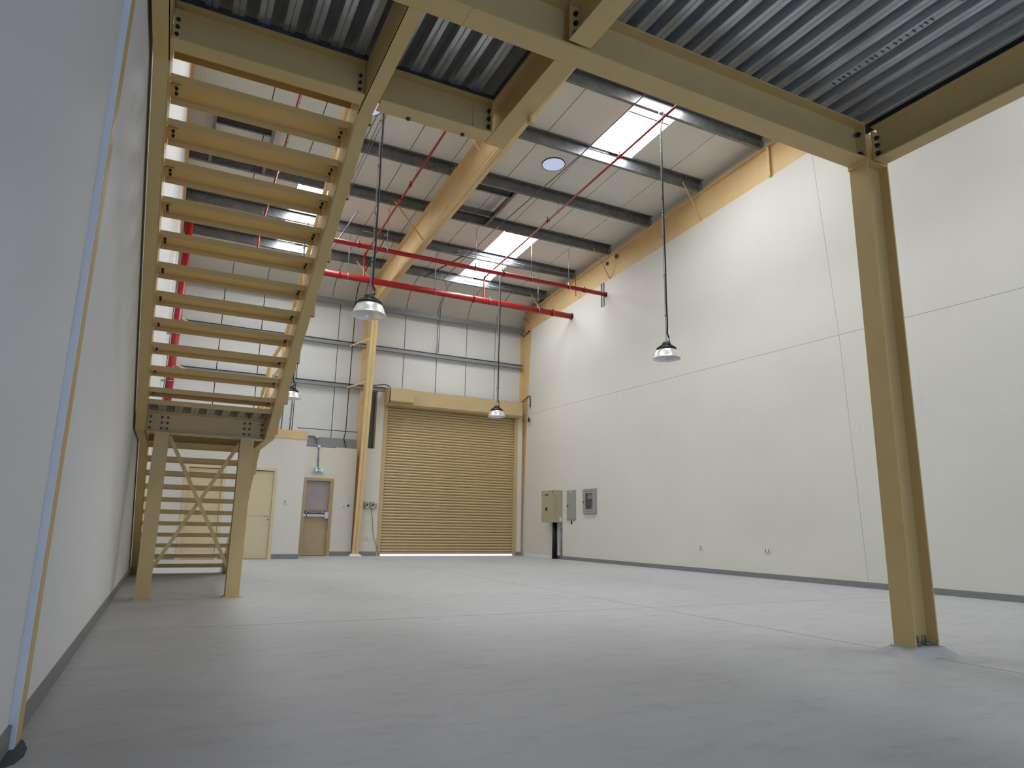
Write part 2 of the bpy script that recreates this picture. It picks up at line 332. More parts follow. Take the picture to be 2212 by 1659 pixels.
# ---- doors
def cream_door(n, x0, x1, label, hinge_right, vents):
    d = thing('door_%d' % n, label, 'door', ((x0 + x1) / 2, 17.9, 0), None, 'structure')
    f = MB(); y0, y1 = 17.88, 18.0
    f.box(x0 - .02, x0 + .05, y0, y1, 0, 2.21).box(x1 - .05, x1 + .02, y0, y1, 0, 2.21).box(x0 + .05, x1 - .05, y0, y1, 2.14, 2.21)
    f.box(x0 + .05, x0 + .065, y0 + .03, y1, 0, 2.14).box(x1 - .065, x1 - .05, y0 + .03, y1, 0, 2.14)
    part('door_frame', f, 'cream_door', d)
    lf = part('door_leaf', MB().box(x0 + .068, x1 - .068, 17.925, 17.965, .01, 2.125), 'cream_door', d)
    part('leaf_panel', MB().box(x0 + .12, x1 - .12, 17.917, 17.926, 1.03, 2.07), 'cream_door', lf); part('leaf_panel', MB().box(x0 + .12, x1 - .12, 17.917, 17.926, .06, 1.02), 'cream_door', lf)
    hx = x1 - .11 if hinge_right else x0 + .11; s_ = -1 if hinge_right else 1
    part('door_handle', MB().tube([(hx, 17.93, 1.05), (hx, 17.87, 1.05), (hx + s_ * .12, 17.87, 1.05)], .011, 8), 'silver', lf)
    part('keyhole', MB().tube([(hx, 17.926, .94), (hx, 17.914, .94)], .014, 10), 'black', lf)
cream_door(1, .31, 1.17, 'pale cream door seen through the stair treads', False, 0)
cream_door(2, 1.46, 2.36, 'pale cream door beside the light switch, right of the stair posts', True, 0)
d3 = thing('door_3', 'tan steel exit door with push bar and reflective upper half', 'door', (3.74, YB, 0), None, 'structure')
f = MB(); f.box(3.33, 3.40, 19.56, 19.72, 0, 2.13).box(4.06, 4.15, 19.56, 19.72, 0, 2.13).box(3.40, 4.06, 19.56, 19.72, 2.05, 2.13).box(4.03, 4.06, 19.6, 19.72, 0, 2.05).box(4.10, 4.115, 19.552, 19.56, 0, 2.13)
part('door_frame', f, 'tan_door', d3); part('light_block', MB().box(3.33, 4.15, 19.672, 19.79, 0, 2.13), 'dark', d3)  # dark sheet added behind the leaf, blocks outside light below the door
dl = part('door_leaf', MB().box(3.40, 4.03, 19.63, 19.67, .012, 2.05), 'tan_door', d3)
part('film_panel', MB().box(3.405, 4.025, 19.624, 19.631, 1.25, 2.04), 'door_film', dl, 'greyish violet reflective upper half of the exit door')  # even greyish violet film over the upper half of the leaf
pb = part('push_bar', MB().box(3.36, 4.03, 19.55, 19.585, 1.065, 1.125), 'silver', dl)
part('bar_end', MB().box(3.95, 4.05, 19.535, 19.63, 1.02, 1.19), 'silver', pb); part('bar_joint', MB().box(3.45, 3.47, 19.548, 19.587, 1.06, 1.13), 'black', pb); part('latch', MB().box(4.02, 4.06, 19.545, 19.62, 1.03, 1.13), 'black', pb)
def text_mesh(body, size, x, y, z, width=None):
    cu = bpy.data.curves.new('txt', 'FONT'); cu.body = body; cu.size = size; cu.extrude = .002; cu.align_x = 'CENTER'; cu.align_y = 'CENTER'
    o = bpy.data.objects.new('txt', cu); col.objects.link(o); bpy.context.view_layer.update()
    dg = bpy.context.evaluated_depsgraph_get(); me = bpy.data.meshes.new_from_object(o.evaluated_get(dg)); bpy.data.objects.remove(o)
    mb = MB(); k = 1
    xs = [v.co.x for v in me.vertices]; wd = max(xs) - min(xs)
    if width: k = width / wd
    mb._add([(x + v.co.x * k, y - v.co.z, z + v.co.y) for v in me.vertices], [tuple(p.vertices) for p in me.polygons]); return mb
sg = part('push_sign', MB().box(3.40, 3.99, 19.612, 19.622, 1.145, 1.215), 'green', dl, 'dark green strip reading PUSH BAR TO OPEN in white')
part('lettering', text_mesh('PUSH BAR TO OPEN', .062, 3.745, 19.611, 1.18, .43), 'white', sg)
part('hand_mark', MB().bar((3.445, 19.609, 1.165), (3.5, 19.609, 1.195), .01, .02), 'white', sg)
# ================================================================== ROLLER SHUTTER
S0, S1 = 5.601, 9.866
sh = thing('roller_shutter', 'large tan roller shutter door, closed, with hood box and motor cover', 'shutter', ((S0 + S1) / 2, 19.6, 0))
prof = []; pitch = .0848; nsl = 51; zbot = .055
for k in range(9):
    t = k / 8; prof.append((19.64 - .03 * math.sin(math.pi * t) ** .8, t * (pitch - .006)))
poly = prof + [(19.66, pitch - .006), (19.66, 0)]
slat = MB().prism([(y, z) for y, z in poly], 'x', S0 - .02, S1 + .02)
slat_me = slat.mesh('slat', ((S0 + S1) / 2, 19.6, 0)); slat_me.materials.append(M['shutter'])
for k in range(nsl): inst('slat', slat_me, sh, ((S0 + S1) / 2, 19.6, zbot + .05 + k * pitch))
part('curtain_backing', MB().box(S0 - .02, S1 + .02, 19.662, 19.67, zbot, 4.45), 'dark', sh)
part('bottom_bar', MB().box(S0 - .02, S1 + .02, 19.615, 19.66, zbot - .01, zbot + .048), 'shutter', sh)
for x0, x1 in ((S0 - .075, S0), (S1, S1 + .075)):
    part('guide_rail', MB().box(x0, x1, 19.57, 19.612, 0, 4.38).box(x0 if x0 < 7 else x1 - .02, x0 + .02 if x0 < 7 else x1, 19.612, 19.68, 0, 4.38), 'shutter', sh)
    ox = x0 - .045 if x0 < 7 else x1
    part('guide_angle', MB().box(ox, ox + .045, 19.572, 19.58, 0, 4.36), 'shutter', sh)
hd = part('hood', MB().prism([(19.66, 4.36), (19.36, 4.36), (19.3, 4.42), (19.3, 4.86), (19.66, 4.86)], 'x', S0 - .12, 10.0), 'shutter', sh)
mc = part('motor_cover', MB().prism([(19.3, 4.43), (19.13, 4.43), (19.1, 4.46), (19.1, 4.85), (19.3, 4.85)], 'x', S0 - .08, 6.24), 'shutter', sh)
part('cover_end', MB().prism([(19.66, 4.345), (19.36, 4.345), (19.09, 4.45), (19.09, 4.87), (19.66, 4.87)], 'x', S0 - .13, S0 - .121), 'shutter', sh)
# ================================================================== FRAMES (rafters + tapered columns)
def zrb(y): return 8.33 - .0567 * y
RX0, RX1 = 4.76, 4.95
pf = thing('portal_frame', 'tan steel frame of sloping rafter on a tapered column beside the shutter', 'steel frame', (4.855, 19.5, 0))
part('rafter', MB().slope(4.849, 4.861, YR, 19.78, zrb, zr).slope(RX0, RX1, YR, 18.85, zrb, lambda y: zrb(y) + .016).slope(RX0, RX1, YR, 19.7, lambda y: zr(y) - .016, zr), 'tan_light', pf)
def yf(z): return 19.45 - (19.45 - 18.8) * z / 7.26
part('column', MB().hexa([(RX0, yf(.05), .05), (RX1, yf(.05), .05), (RX1, yf(.05) + .016, .05), (RX0, yf(.05) + .016, .05), (RX0, yf(7.27), 7.27), (RX1, yf(7.27), 7.27), (RX1, yf(7.27) + .016, 7.27), (RX0, yf(7.27) + .016, 7.27)])
     .box(RX0, RX1, 19.764, 19.78, .05, 8.0).hexa([(4.849, yf(.05), .05), (4.861, yf(.05), .05), (4.861, 19.77, .05), (4.849, 19.77, .05), (4.849, yf(7.27), 7.27), (4.861, yf(7.27), 7.27), (4.861, 19.77, 7.27), (4.849, 19.77, 7.27)]), 'tan_light', pf)
part('knee_stiffener', MB().slope(RX0, RX1, 18.8, 19.76, lambda y: 7.25, lambda y: 7.266), 'tan_light', pf)
part('knee_stiffener', MB().box(RX0, RX1, 18.83, 18.845, 7.27, zr(18.84) - .02), 'tan_light', pf)
part('splice_plate', MB().hexa([(RX0 - .001, yf(3.3) - .004, 3.28), (RX1 + .001, yf(3.3) - .004, 3.28), (RX1 + .001, yf(3.3) + .02, 3.28), (RX0 - .001, yf(3.3) + .02, 3.28), (RX0 - .001, yf(3.3) - .004, 3.295), (RX1 + .001, yf(3.3) - .004, 3.295), (RX1 + .001, yf(3.3) + .02, 3.295), (RX0 - .001, yf(3.3) + .02, 3.295)]), 'tan_light', pf)
part('base_grout', MB().hexa([(4.68, 19.34, 0), (5.03, 19.34, 0), (5.03, 19.58, 0), (4.68, 19.58, 0), (4.74, 19.42, .055), (4.97, 19.42, .055), (4.97, 19.58, .055), (4.74, 19.58, .055)]), 'grout', pf)
for y in (10.884, 14.531, 18.133):
    part('fly_brace', MB().bar((4.02, y - .04, zr(y) + .06), (RX0 + .03, y - .04, zrb(y) + .02), .006, .04), 'tan_light', pf)
for z in (6.12, 4.85):
    part('fly_brace', MB().bar((4.35, 19.66, z - .04), (RX0 + .02, yf(z) + .02, z + .09), .006, .045), 'tan_light', pf)
# frame buried in the cream wall
pr = thing('portal_frame', 'tan steel rafter and corner column along the top of the cream wall', 'steel frame', (10.3, 19.6, 0))
part('rafter', MB().slope(10.262, 10.274, YR, 19.78, lambda y: zwt(y) - .0, zr).slope(10.17, 10.36, YR, 19.7, lambda y: zr(y) - .016, zr), 'tan_light', pr)
def ycr(z): return 19.725 - (19.725 - 19.215) * z / 7.36
part('column', MB().hexa([(10.262, ycr(0), 0), (10.274, ycr(0), 0), (10.274, 19.86, 0), (10.262, 19.86, 0), (10.262, ycr(7.38), 7.38), (10.274, ycr(7.38), 7.38), (10.274, 19.86, 7.38), (10.262, 19.86, 7.38)]).box(10.17, 10.262, 19.84, 19.86, 0, 8.0).box(10.16, 10.26, 19.70, 19.712, 0, 4.3), 'tan_light', pr)
part('knee_stiffener', MB().hexa([(10.17, 19.24, 7.36), (10.262, 19.24, 7.36), (10.262, 19.84, 7.24), (10.17, 19.84, 7.24), (10.17, 19.24, 7.376), (10.262, 19.24, 7.376), (10.262, 19.84, 7.256), (10.17, 19.84, 7.256)]), 'tan_light', pr)
part('knee_stiffener', MB().bar((10.22, 19.25, 7.55), (10.22, 19.8, 7.95), .09, .014), 'tan_light', pr)
part('knee_stiffener', MB().box(10.18, 10.262, 19.2, 19.214, 7.4, zr(19.2) - .02), 'tan_light', pr)
for y in (19.35, 19.5, 19.68): part('bolt', MB().hexbolt((10.215, y, 7.24 + (19.84 - y) * .2), '-z', .03, .03, .02), 'bolt', pr)
part('stiffener', MB().box(10.2, 10.262, 8.93, 8.945, zwt(8.94), zr(8.94) - .02).box(10.19, 10.2, 8.9, 8.97, zwt(8.94), zr(8.94) - .02), 'tan_light', pr)
for y in (10.884, 14.531, 18.133):
    part('fly_brace', MB().bar((9.62, y - .04, zr(y) + .06), (XR - .01, y + .1, zwt(y) + .01), .006, .04), 'tan_light', pr)
part('lifting_eye', MB().ring((10.235, 14.3, zr(14.3) - .14), .05, .014, 'x', 16, 6), 'bolt', pr); part('lifting_eye', MB().ring((10.235, 14.75, zr(14.7) - .17), .04, .014, 'x', 16, 6), 'bolt', pr)
pl = thing('portal_frame', 'tan steel rafter along the top of the white wall behind the stairs', 'steel frame', (-.47, 19.5, 0))
part('rafter', MB().slope(-.46, -.447, YR, 19.78, lambda y: zwt(y), zr).slope(-.55, -.40, YR, 19.7, lambda y: zr(y) - .016, zr), 'tan_light', pl)
for z in (6.12, 4.85):
    part('fly_brace', MB().bar((.12, 19.66, z - .04), (XL + .02, 19.35, z + .12), .006, .045), 'tan_light', pl)
# purlins
ORD = ['first', 'second', 'third', 'fourth', 'fifth', 'sixth', 'seventh', 'eighth', 'ninth', 'tenth', 'eleventh', 'twelfth', 'thirteenth']
def zpurlin(x0, x1, y, z, h=.25):
    fl_ = .075; t = .006
    return MB().prism([(y, z), (y, z + h - t), (y - fl_ + t, z + h - t), (y - fl_ + t, z + h - .024), (y - fl_, z + h - .024), (y - fl_, z + h), (y + t, z + h), (y + t, z + t), (y + fl_ - t, z + t), (y + fl_ - t, z + .024), (y + fl_, z + .024), (y + fl_, z)], 'x', x0, x1)
pbolt = MB().hexbolt((0, 0, 0), '-y', .014, .01, .006).mesh('bolt'); pbolt.materials.append(M['bolt'])
for i, y in enumerate(PY):
    for x0, x1, bay in ((-.42, 4.85, 'staircase bay'), (4.86, 10.2, 'shutter bay')):
        t = thing('roof_purlin', 'galvanised roof purlin of the %s, %s from the eave' % (bay, ORD[i]), 'purlin', ((x0 + x1) / 2, y, zr(y)), 'galvanised purlins under the roof')
        part('z_section', zpurlin(x0, x1, y, zr(y)), 'purlin', t)
        e = x1 if bay[0] == 's' and x1 > 5 else x0
        if y > 7:
            for xx in (x0 + .12, x1 - .12, x1 - .5):
                for dz in (.07, .17): inst('bolt', pbolt, t, (xx, y, zr(y) + dz))
        part('end_cleat', MB().box(x1 - .06, x1 + .02, y - .012, y - .001, zr(y) - .0, zr(y) + .17), 'frame_grey', t)
# roof opening frames
def opening(xa, xb, label):
    t = thing('roof_opening_frame', label, 'steel frame', ((xa + xb) / 2, 13.6, zr(13.6)))
    ya, yb = 12.76, 14.52
    for x in ((xb,) if xa > 3 else (xa, xb)):
        part('trimmer', MB().slope(x, x + .006, ya, yb, lambda y: zr(y) + .0, lambda y: zr(y) + .19).slope(x - .06, x, ya, yb, lambda y: zr(y) + .0, lambda y: zr(y) + .006), 'purlin', t)
    for y in (13.12, 14.15):
        part('cross_trimmer', MB().box(xa, xb, y, y + .006, zr(y) + .02, zr(y) + .19).box(xa, xb, y - .05, y, zr(y) + .02, zr(y) + .026), 'purlin', t)
opening(4.96, 6.43, 'galvanised trimmer frame in the roof beside the tan rafter')
opening(.03, 1.1, 'galvanised trimmer frame in the roof seen through the treads')
# eave beam and girts
t = thing('eave_beam', 'grey eave beam along the curved roof edge', 'beam', (4.9, 19.72, 7.33))
part('web', MB().box(-.4, 10.24, 19.70, 19.712, 7.33, 7.51).box(-.4, 10.24, 19.62, 19.70, 7.33, 7.342), 'frame_grey', t); part('top_flange', MB().box(-.4, 10.24, 19.712, 19.84, 7.50, 7.512), 'frame_grey', t)
for z, nm in ((6.10, 'upper'), (4.82, 'lower')):
    xe = 10.2
    t = thing('wall_girt', 'thin grey horizontal girt on the ribbed wall panels, %s of two' % nm, 'girt', (4.9, 19.75, z))
    part('web', MB().box(-.4, xe, 19.72, 19.85, z, z + .008).box(-.4, xe, 19.712, 19.72, z - .0, z + .115), 'frame_grey', t)
    part('lip', MB().box(-.4, xe, 19.70, 19.712, z + .1, z + .125), 'bolt', t)
single('base_girt', MB().box(3.04, 4.76, 19.72, 19.85, 3.03, 3.3), 'frame_grey', 'grey channel on top of the masonry above the exit door', 'girt')
single('recess_strip', MB().box(4.955, 5.255, 19.79, 19.85, 3.07, 4.8), 'trim_galv', 'dark strip filling the narrow recess between column and shutter jamb', 'infill')  # dark sheet set into the recess beside the column

# ================================================================== MEZZANINE
ZM = 3.917
def ibeam_x(x0, x1, y0, y1, z0, z1, tf=.013, tw=.009):
    ym = (y0 + y1) / 2; return MB().box(x0, x1, y0, y1, z0, z0 + tf).box(x0, x1, y0, y1, z1 - tf, z1).box(x0, x1, ym - tw / 2, ym + tw / 2, z0 + tf, z1 - tf)
def ibeam_y(y0, y1, x0, x1, z0, z1, tf=.013, tw=.009):
    xm = (x0 + x1) / 2; return MB().box(x0, x1, y0, y1, z0, z0 + tf).box(x0, x1, y0, y1, z1 - tf, z1).box(xm - tw / 2, xm + tw / 2, y0, y1, z0 + tf, z1 - tf)
E0, E1, ZT = 3.275, 3.448, 4.25
mbm = thing('mezzanine_beam', 'deep tan steel beam spanning to the free-standing column', 'beam', (2.2, 3.36, ZM))
part('i_section', ibeam_x(-.41, 4.895, E0, E1, ZM, ZT), 'tan', mbm)
part('splice_line', MB().hexa([(1.32, E0 + .002, ZM - .003), (1.335, E0 + .002, ZM - .003), (1.335, E1 - .002, ZM - .003), (1.32, E1 - .002, ZM - .003), (1.32, E0 + .002, ZM), (1.335, E0 + .002, ZM), (1.335, E1 - .002, ZM), (1.32, E1 - .002, ZM)]), 'tan', mbm)
part('end_plate', MB().box(4.895, 4.91, E0 - .004, E1 + .004, ZM - .035, ZT), 'tan', mbm)
for z in (ZM + .055, ZM + .24): part('bolt', MB().hexbolt((4.895, E0 + .045, z), '-x', .022, .02, .02), 'bolt', mbm)
# column
C0, C1, D0, D1 = 4.913, 5.186, 3.285, 3.453
cl = thing('steel_column', 'free-standing tan steel column on a grey sloped footing', 'column', (5.05, 3.37, 0))
part('h_section', MB().box(C0, C0 + .014, D0, D1, .056, ZT).box(C1 - .014, C1, D0, D1, .056, ZT).box(C0 + .014, C1 - .014, (D0 + D1) / 2 - .005, (D0 + D1) / 2 + .005, .056, ZT), 'tan', cl)
part('cap_plate', MB().box(C0 + .014, C1 - .014, D0, D1, ZM + .0, ZM + .014), 'tan', cl)
part('base_plate', MB().box(C0 - .03, C1 + .03, D0 - .01, D1 + .01, .044, .056), 'floor', cl)
part('footing', MB().hexa([(4.79, 3.19, 0), (5.27, 3.19, 0), (5.27, 3.56, 0), (4.79, 3.56, 0), (C0 - .025, D0 - .02, .05), (C1 + .03, D0 - .02, .05), (C1 + .03, D1 + .02, .05), (C0 - .025, D1 + .02, .05)]), 'floor', cl)
for x in (5.0, 5.1):
    part('anchor_bolt', MB().tube([(x, 3.325, .056), (x, 3.325, .08)], .022, 6).tube([(x, 3.325, .08), (x, 3.325, .13)], .012, 10), 'pipecover', cl)
# beam along the open mezzanine edge
rb = thing('mezzanine_beam', 'tan steel beam running back from the column under the deck edge', 'beam', (5.05, 0, ZM))
part('i_section', ibeam_y(YR + .02, 3.262, 4.972, 5.127, ZM + .0, 4.225), 'tan', rb); part('end_plate', MB().box(4.985, 5.115, 3.262, 3.275, ZM + .02, 4.19), 'tan', rb)
for z in (ZM + .07, ZM + .14, ZM + .21):
    part('bolt', MB().hexbolt((5.015, 3.262, z), '-y', .02, .018, .015), 'bolt', rb)
# secondary beams
nb = thing('mezzanine_beam', 'tan secondary beam running under the deck towards the rear doorway', 'beam', (2.065, 0, ZM))
part('i_section', ibeam_y(YR + .02, 3.255, 1.985, 2.15, ZM + .012, 4.215), 'tan', nb)
part('end_plate', MB().box(1.995, 2.14, 3.255, 3.27, ZM + .03, 4.2), 'tan', nb)
for z in (ZM + .08, ZM + .15, ZM + .22): part('bolt', MB().hexbolt((2.03, 3.255, z), '-y', .018, .015, .012), 'bolt', nb)
fb = thing('mezzanine_beam', 'short tan beam jutting out past the deep mezzanine beam', 'beam', (2.07, 4, ZM))
part('i_section', ibeam_y(3.45, 4.59, 1.99, 2.152, ZM, 4.215), 'tan', fb)
part('hanger_lug', MB().box(2.13, 2.17, 4.06, 4.10, ZM - .06, ZM), 'tan', fb)
bb = thing('mezzanine_beam', 'short tan beam between stair stringer and jutting beam', 'beam', (1.55, 4.5, ZM))
part('i_section', ibeam_x(1.085, 1.985, 4.42, 4.575, ZM, 4.21), 'tan', bb)
part('web_plate', MB().box(1.085, 1.19, 4.485, 4.492, ZM + .06, 4.15), 'tan', bb); part('web_plate', MB().box(1.84, 1.985, 4.484, 4.492, ZM + .02, 4.15), 'tan', bb)
part('end_plate', MB().box(1.975, 1.989, 4.43, 4.565, ZM + .01, 4.2), 'tan', bb)
for z in (ZM + .07, ZM + .14, ZM + .21): part('bolt', MB().hexbolt((1.975, 4.455, z), '-x', .017, .014, .01), 'bolt', bb)
for x in (1.33, 1.78): part('bolt', MB().hexbolt((x, 4.55, ZM), '-z', .017, .012, .002), 'bolt', bb)
sb = thing('mezzanine_beam', 'tan beam above the top stair tread', 'beam', (.32, 4.5, ZM))
part('i_section', ibeam_x(-.312, .962, 4.43, 4.565, ZM + .005, 4.205), 'tan', sb)
part('end_cleat', MB().box(-.312, -.26, 4.478, 4.493, ZM + .03, 4.18), 'tan', sb); part('end_cleat', MB().box(.915, .962, 4.478, 4.493, ZM + .03, 4.18), 'tan', sb)
for x in (-.285, .93):
    for z in (ZM + .07, ZM + .125, ZM + .18): part('bolt', MB().hexbolt((x, 4.478, z), '-y', .014, .012, .006), 'bolt', sb)
# decks: profiled galvanised sheets, ribs along y
def deck(x0, x1, y0, y1, z0, pitch=.1665, wb=.078, h=.062, phase=0, t=.0015):
    pts = []; x = x0 + phase
    sl_ = .016; top = pitch - wb - 2 * sl_
    pts.append((x0, z0 + h))
    while x + pitch <= x1 + .001:
        pts += [(x + top / 2, z0 + h), (x + top / 2 + sl_, z0), (x + top / 2 + sl_ + wb * .42, z0), (x + top / 2 + sl_ + wb * .5, z0 + .006), (x + top / 2 + sl_ + wb * .58, z0), (x + top / 2 + sl_ + wb, z0), (x + top / 2 + 2 * sl_ + wb, z0 + h)]; x += pitch
    pts.append((x1, z0 + h)); n = len(pts); q = MB()
    q._add([(a, y0, b) for a, b in pts] + [(a, y1, b) for a, b in pts], [(i, n + i, n + i + 1, i + 1) for i in range(n - 1)]); 
    q._add([(a, y0, b + t) for a, b in pts] + [(a, y1, b + t) for a, b in pts], [(i + 1, n + i + 1, n + i, i) for i in range(n - 1)]); return q
dk = thing('metal_deck', 'profiled galvanised deck sheet between the secondary beam and the column', 'decking', (3.5, 0, ZT))
part('sheet', deck(2.16, 5.0, YR + .02, 3.42, ZT), 'deck', dk)
dmp = MB()
for k in range(34):
    yy = 1.55 + .045 * k + random.uniform(-.012, .012)
    if 12 < k < 16: continue
    dmp.box(4.225, 4.262, yy, yy + random.uniform(.006, .014), ZT - .004, ZT + .001)
part('stamp_marks', dmp, 'trim_galv', dk)
dk2 = thing('metal_deck', 'profiled galvanised deck sheet between the secondary beam and the white wall', 'decking', (.8, 0, ZT)); part('sheet', deck(XL + .01, 1.98, YR + .02, 3.36, ZT), 'deck', dk2)
dk3 = thing('metal_deck', 'profiled galvanised deck sheet above the stair head', 'decking', (.3, 4, ZT)); part('sheet', deck(-.40, 1.02, 3.37, 4.47, ZT - .004, phase=.05), 'deck', dk3)
dk4 = thing('metal_deck', 'profiled galvanised deck sheet over the short beams beside the stair', 'decking', (1.5, 4, ZT)); part('sheet', deck(1.06, 2.06, 3.37, 4.47, ZT - .004, phase=.02), 'deck', dk4)
for nm, q in (('along the beam above the top tread', MB().box(-.32, .97, 4.44, 4.56, 4.205, 4.212).box(-.32, .97, 4.44, 4.447, 4.212, 4.262)), ('along the short beam beside the stair', MB().box(1.08, 1.985, 4.43, 4.56, 4.21, 4.217).box(1.08, 1.99, 4.43, 4.437, 4.217, 4.255)),
              ('along the jutting beam', MB().box(1.985, 2.05, 3.45, 4.58, 4.215, 4.222).box(1.985, 1.992, 3.45, 4.58, 4.222, 4.262))):
    single('edge_trim', q, 'trim_galv', 'scuffed dark galvanised edge angle %s' % nm, 'trim')
single('edge_trim', MB().box(5.03, 5.045, YR + .02, 3.42, 4.225, 4.4).box(4.98, 5.12, YR + .02, 3.26, 4.225, 4.231), 'trim_galv', 'galvanised edge angle added to close the light gap along the open mezzanine edge by the column', 'trim')  # added plate, keeps light from leaking in above the edge beam
flat('mezzanine_slab', MB().box(XL, 5.04, YR, 3.45, ZT + .058, 4.42).box(XL, 2.15, 3.45, 4.585, ZT + .056, 4.42), 'joint', 'unseen concrete slab on the metal deck of the mezzanine, added to block light', 'slab')  # unseen slab put in over the deck to keep light from passing through
# column at the white wall
lc = thing('steel_column', 'tan steel column flange set flush in the white wall', 'column', (-.43, 3.36, 0))
part('flange', MB().box(-.441, -.415, 3.326, 3.435, 0, 3.9), 'tan', lc)

# ================================================================== STAIRCASE
XI0, XI1, XO0, XO1 = -.315, .965, -.418, 1.072
st = thing('staircase', 'tan steel staircase with open treads, a mid landing and braced posts', 'staircase', (.32, 10, 0))
bot = [(3.45, ZM), (4.68, ZM), (8.63, 1.85), (10.0, 1.85), (12.96, 0), (13.42, 0)]
top = [(13.42, .08), (10.13, 2.14), (8.70, 2.14), (4.73, 4.21), (3.45, 4.21)]
def off_poly(d):   # strips for flanges
    return None
def stringer(xw0, xw1, xf0, xf1):
    q = MB(); q.prism([(y, z) for y, z in bot + top], 'x', xw0, xw1)
    for seg in (bot[:5], top):
        for (ya, za), (yb_, zb_) in zip(seg, seg[1:]):
            t = .011 * (1 if seg is not top else -1)
            q.hexa([(xf0, ya, za), (xf1, ya, za), (xf1, yb_, zb_), (xf0, yb_, zb_), (xf0, ya, za + t), (xf1, ya, za + t), (xf1, yb_, zb_ + t), (xf0, yb_, zb_ + t)] if (t > 0) else
                   [(xf0, ya, za + t), (xf1, ya, za + t), (xf1, yb_, zb_ + t), (xf0, yb_, zb_ + t), (xf0, ya, za), (xf1, ya, za), (xf1, yb_, zb_), (xf0, yb_, zb_)])
    return q
part('stringer', stringer(XI1, XI1 + .009, XI1 + .002, XO1), 'tan', st); part('stringer', stringer(XI0 - .009, XI0, XO0, XI0 - .002), 'tan', st)
def tread_mesh(dep, lip):
    q = MB(); x0, x1 = XI0 + .004, XI1 - .004
    q.box(x0, x1, 0, dep, -.006, 0).box(x0, x1, 0, .005, -lip, -.006).box(x0, x1, dep - .005, dep, -lip, -.006)
    me = q.mesh('tread'); me.materials.append(M['tan']); return me
def cleat_mesh(side):
    x = XI0 if side < 0 else XI1; s_ = 1 if side < 0 else -1
    q = MB(); xa, xb = sorted((x, x + s_ * .07)); q.box(xa, xb, .11, .25, -.014, -.007); xa, xb = sorted((x, x + s_ * .006)); q.box(xa, xb, .11, .25, -.075, -.012)
    me = q.mesh('cleat'); me.materials.append(M['tan']); b = MB()
    b.hexbolt((0, 0, 0), '-z', .013, .011, .012); bme = b.mesh('bolt'); bme.materials.append(M['bolt'])
    sl_ = MB(); xa, xb = sorted((x - s_ * .001, x + s_ * .002)); sl_.box(xa, xb, .23, .236, -.12, -.02)
    return me, bme, x + s_ * .042
tu, tl = tread_mesh(.318, .052), tread_mesh(.29, .062)
cms = [cleat_mesh(-1), cleat_mesh(1)]
spots = [(4.883 + .314 * i, 3.959 - .171 * i, tu) for i in range(-1, 11)] + [(10.228 + .287 * i, 1.709 - .171 * i, tl) for i in range(-1, 10)]
for y, z, me in spots:
    tr = inst('tread', me, st, (0, y, z))
    for c_, b_, bx in cms:
        inst('cleat', c_, tr, (0, y, z))
        for yy in (.145, .215): inst('bolt', b_, tr, (bx, y + yy, z - .014))
part('landing_deck', deck(XI0, XI1, 8.25, 10.05, 2.098, h=.045, phase=.06), 'deck', st)
part('landing_plate', MB().box(XI0, XI1, 8.22, 10.08, 2.144, 2.15).box(XI0, XI1, 8.22, 8.226, 2.095, 2.144), 'tan', st)
lb = part('landing_beam', ibeam_x(XI0, XI1, 8.74, 8.89, 1.848, 2.098), 'tan', st)
for x in (-.285, -.165, -.105, .735, .795, .94):
    for z in (1.91, 1.975, 2.04): part('bolt', MB().hexbolt((x, 8.81, z), '-y', .014, .012, .01), 'bolt', lb)
part('landing_beam', ibeam_x(XI0, XI1, 9.86, 10.0, 1.86, 2.098), 'tan', st)
for x0, x1 in ((-.222, -.069), (.702, .856)):
    q = MB().box(x0, x1, 8.74, 8.752, .015, 1.848).box(x0, x1, 8.878, 8.89, .015, 1.848).box((x0 + x1) / 2 - .004, (x0 + x1) / 2 + .004, 8.752, 8.878, .015, 1.848)
    po = part('post', q, 'tan', st); part('base_plate', MB().box(x0 - .03, x1 + .03, 8.72, 8.91, 0, .015), 'tan', po)
part('cross_brace', MB().bar((-.065, 8.80, 1.82), (.70, 8.80, .35), .012, .042), 'tan', st); part('cross_brace', MB().bar((.70, 8.815, 1.79), (-.07, 8.815, .35), .012, .042), 'tan', st)
# handrail on the open side
hy = [(4.846, 3.959), (5.498, 3.615), (6.136, 3.262), (6.763, 2.90), (7.473, 2.563), (8.082, 2.205), (8.689, 1.924), (9.9, 1.92), (10.703, 1.561), (11.339, 1.207), (11.975, .83), (12.61, .44)]
XH = 1.097
for y, z in hy:
    hp = part('handrail_post', MB().tube([(XH, y, z), (XH, y, z + 1.2)], .024, 12), 'tan_light', st)
    part('post_end', MB().tube([(XH, y, z - .002), (XH, y, z + .004)], .019, 12), 'black', hp)
for dz, r in ((1.2, .024), (.88, .017), (.6, .017)):
    part('handrail', MB().tube([(XH, y, z + dz) for y, z in hy], r, 10), 'tan_light', st)

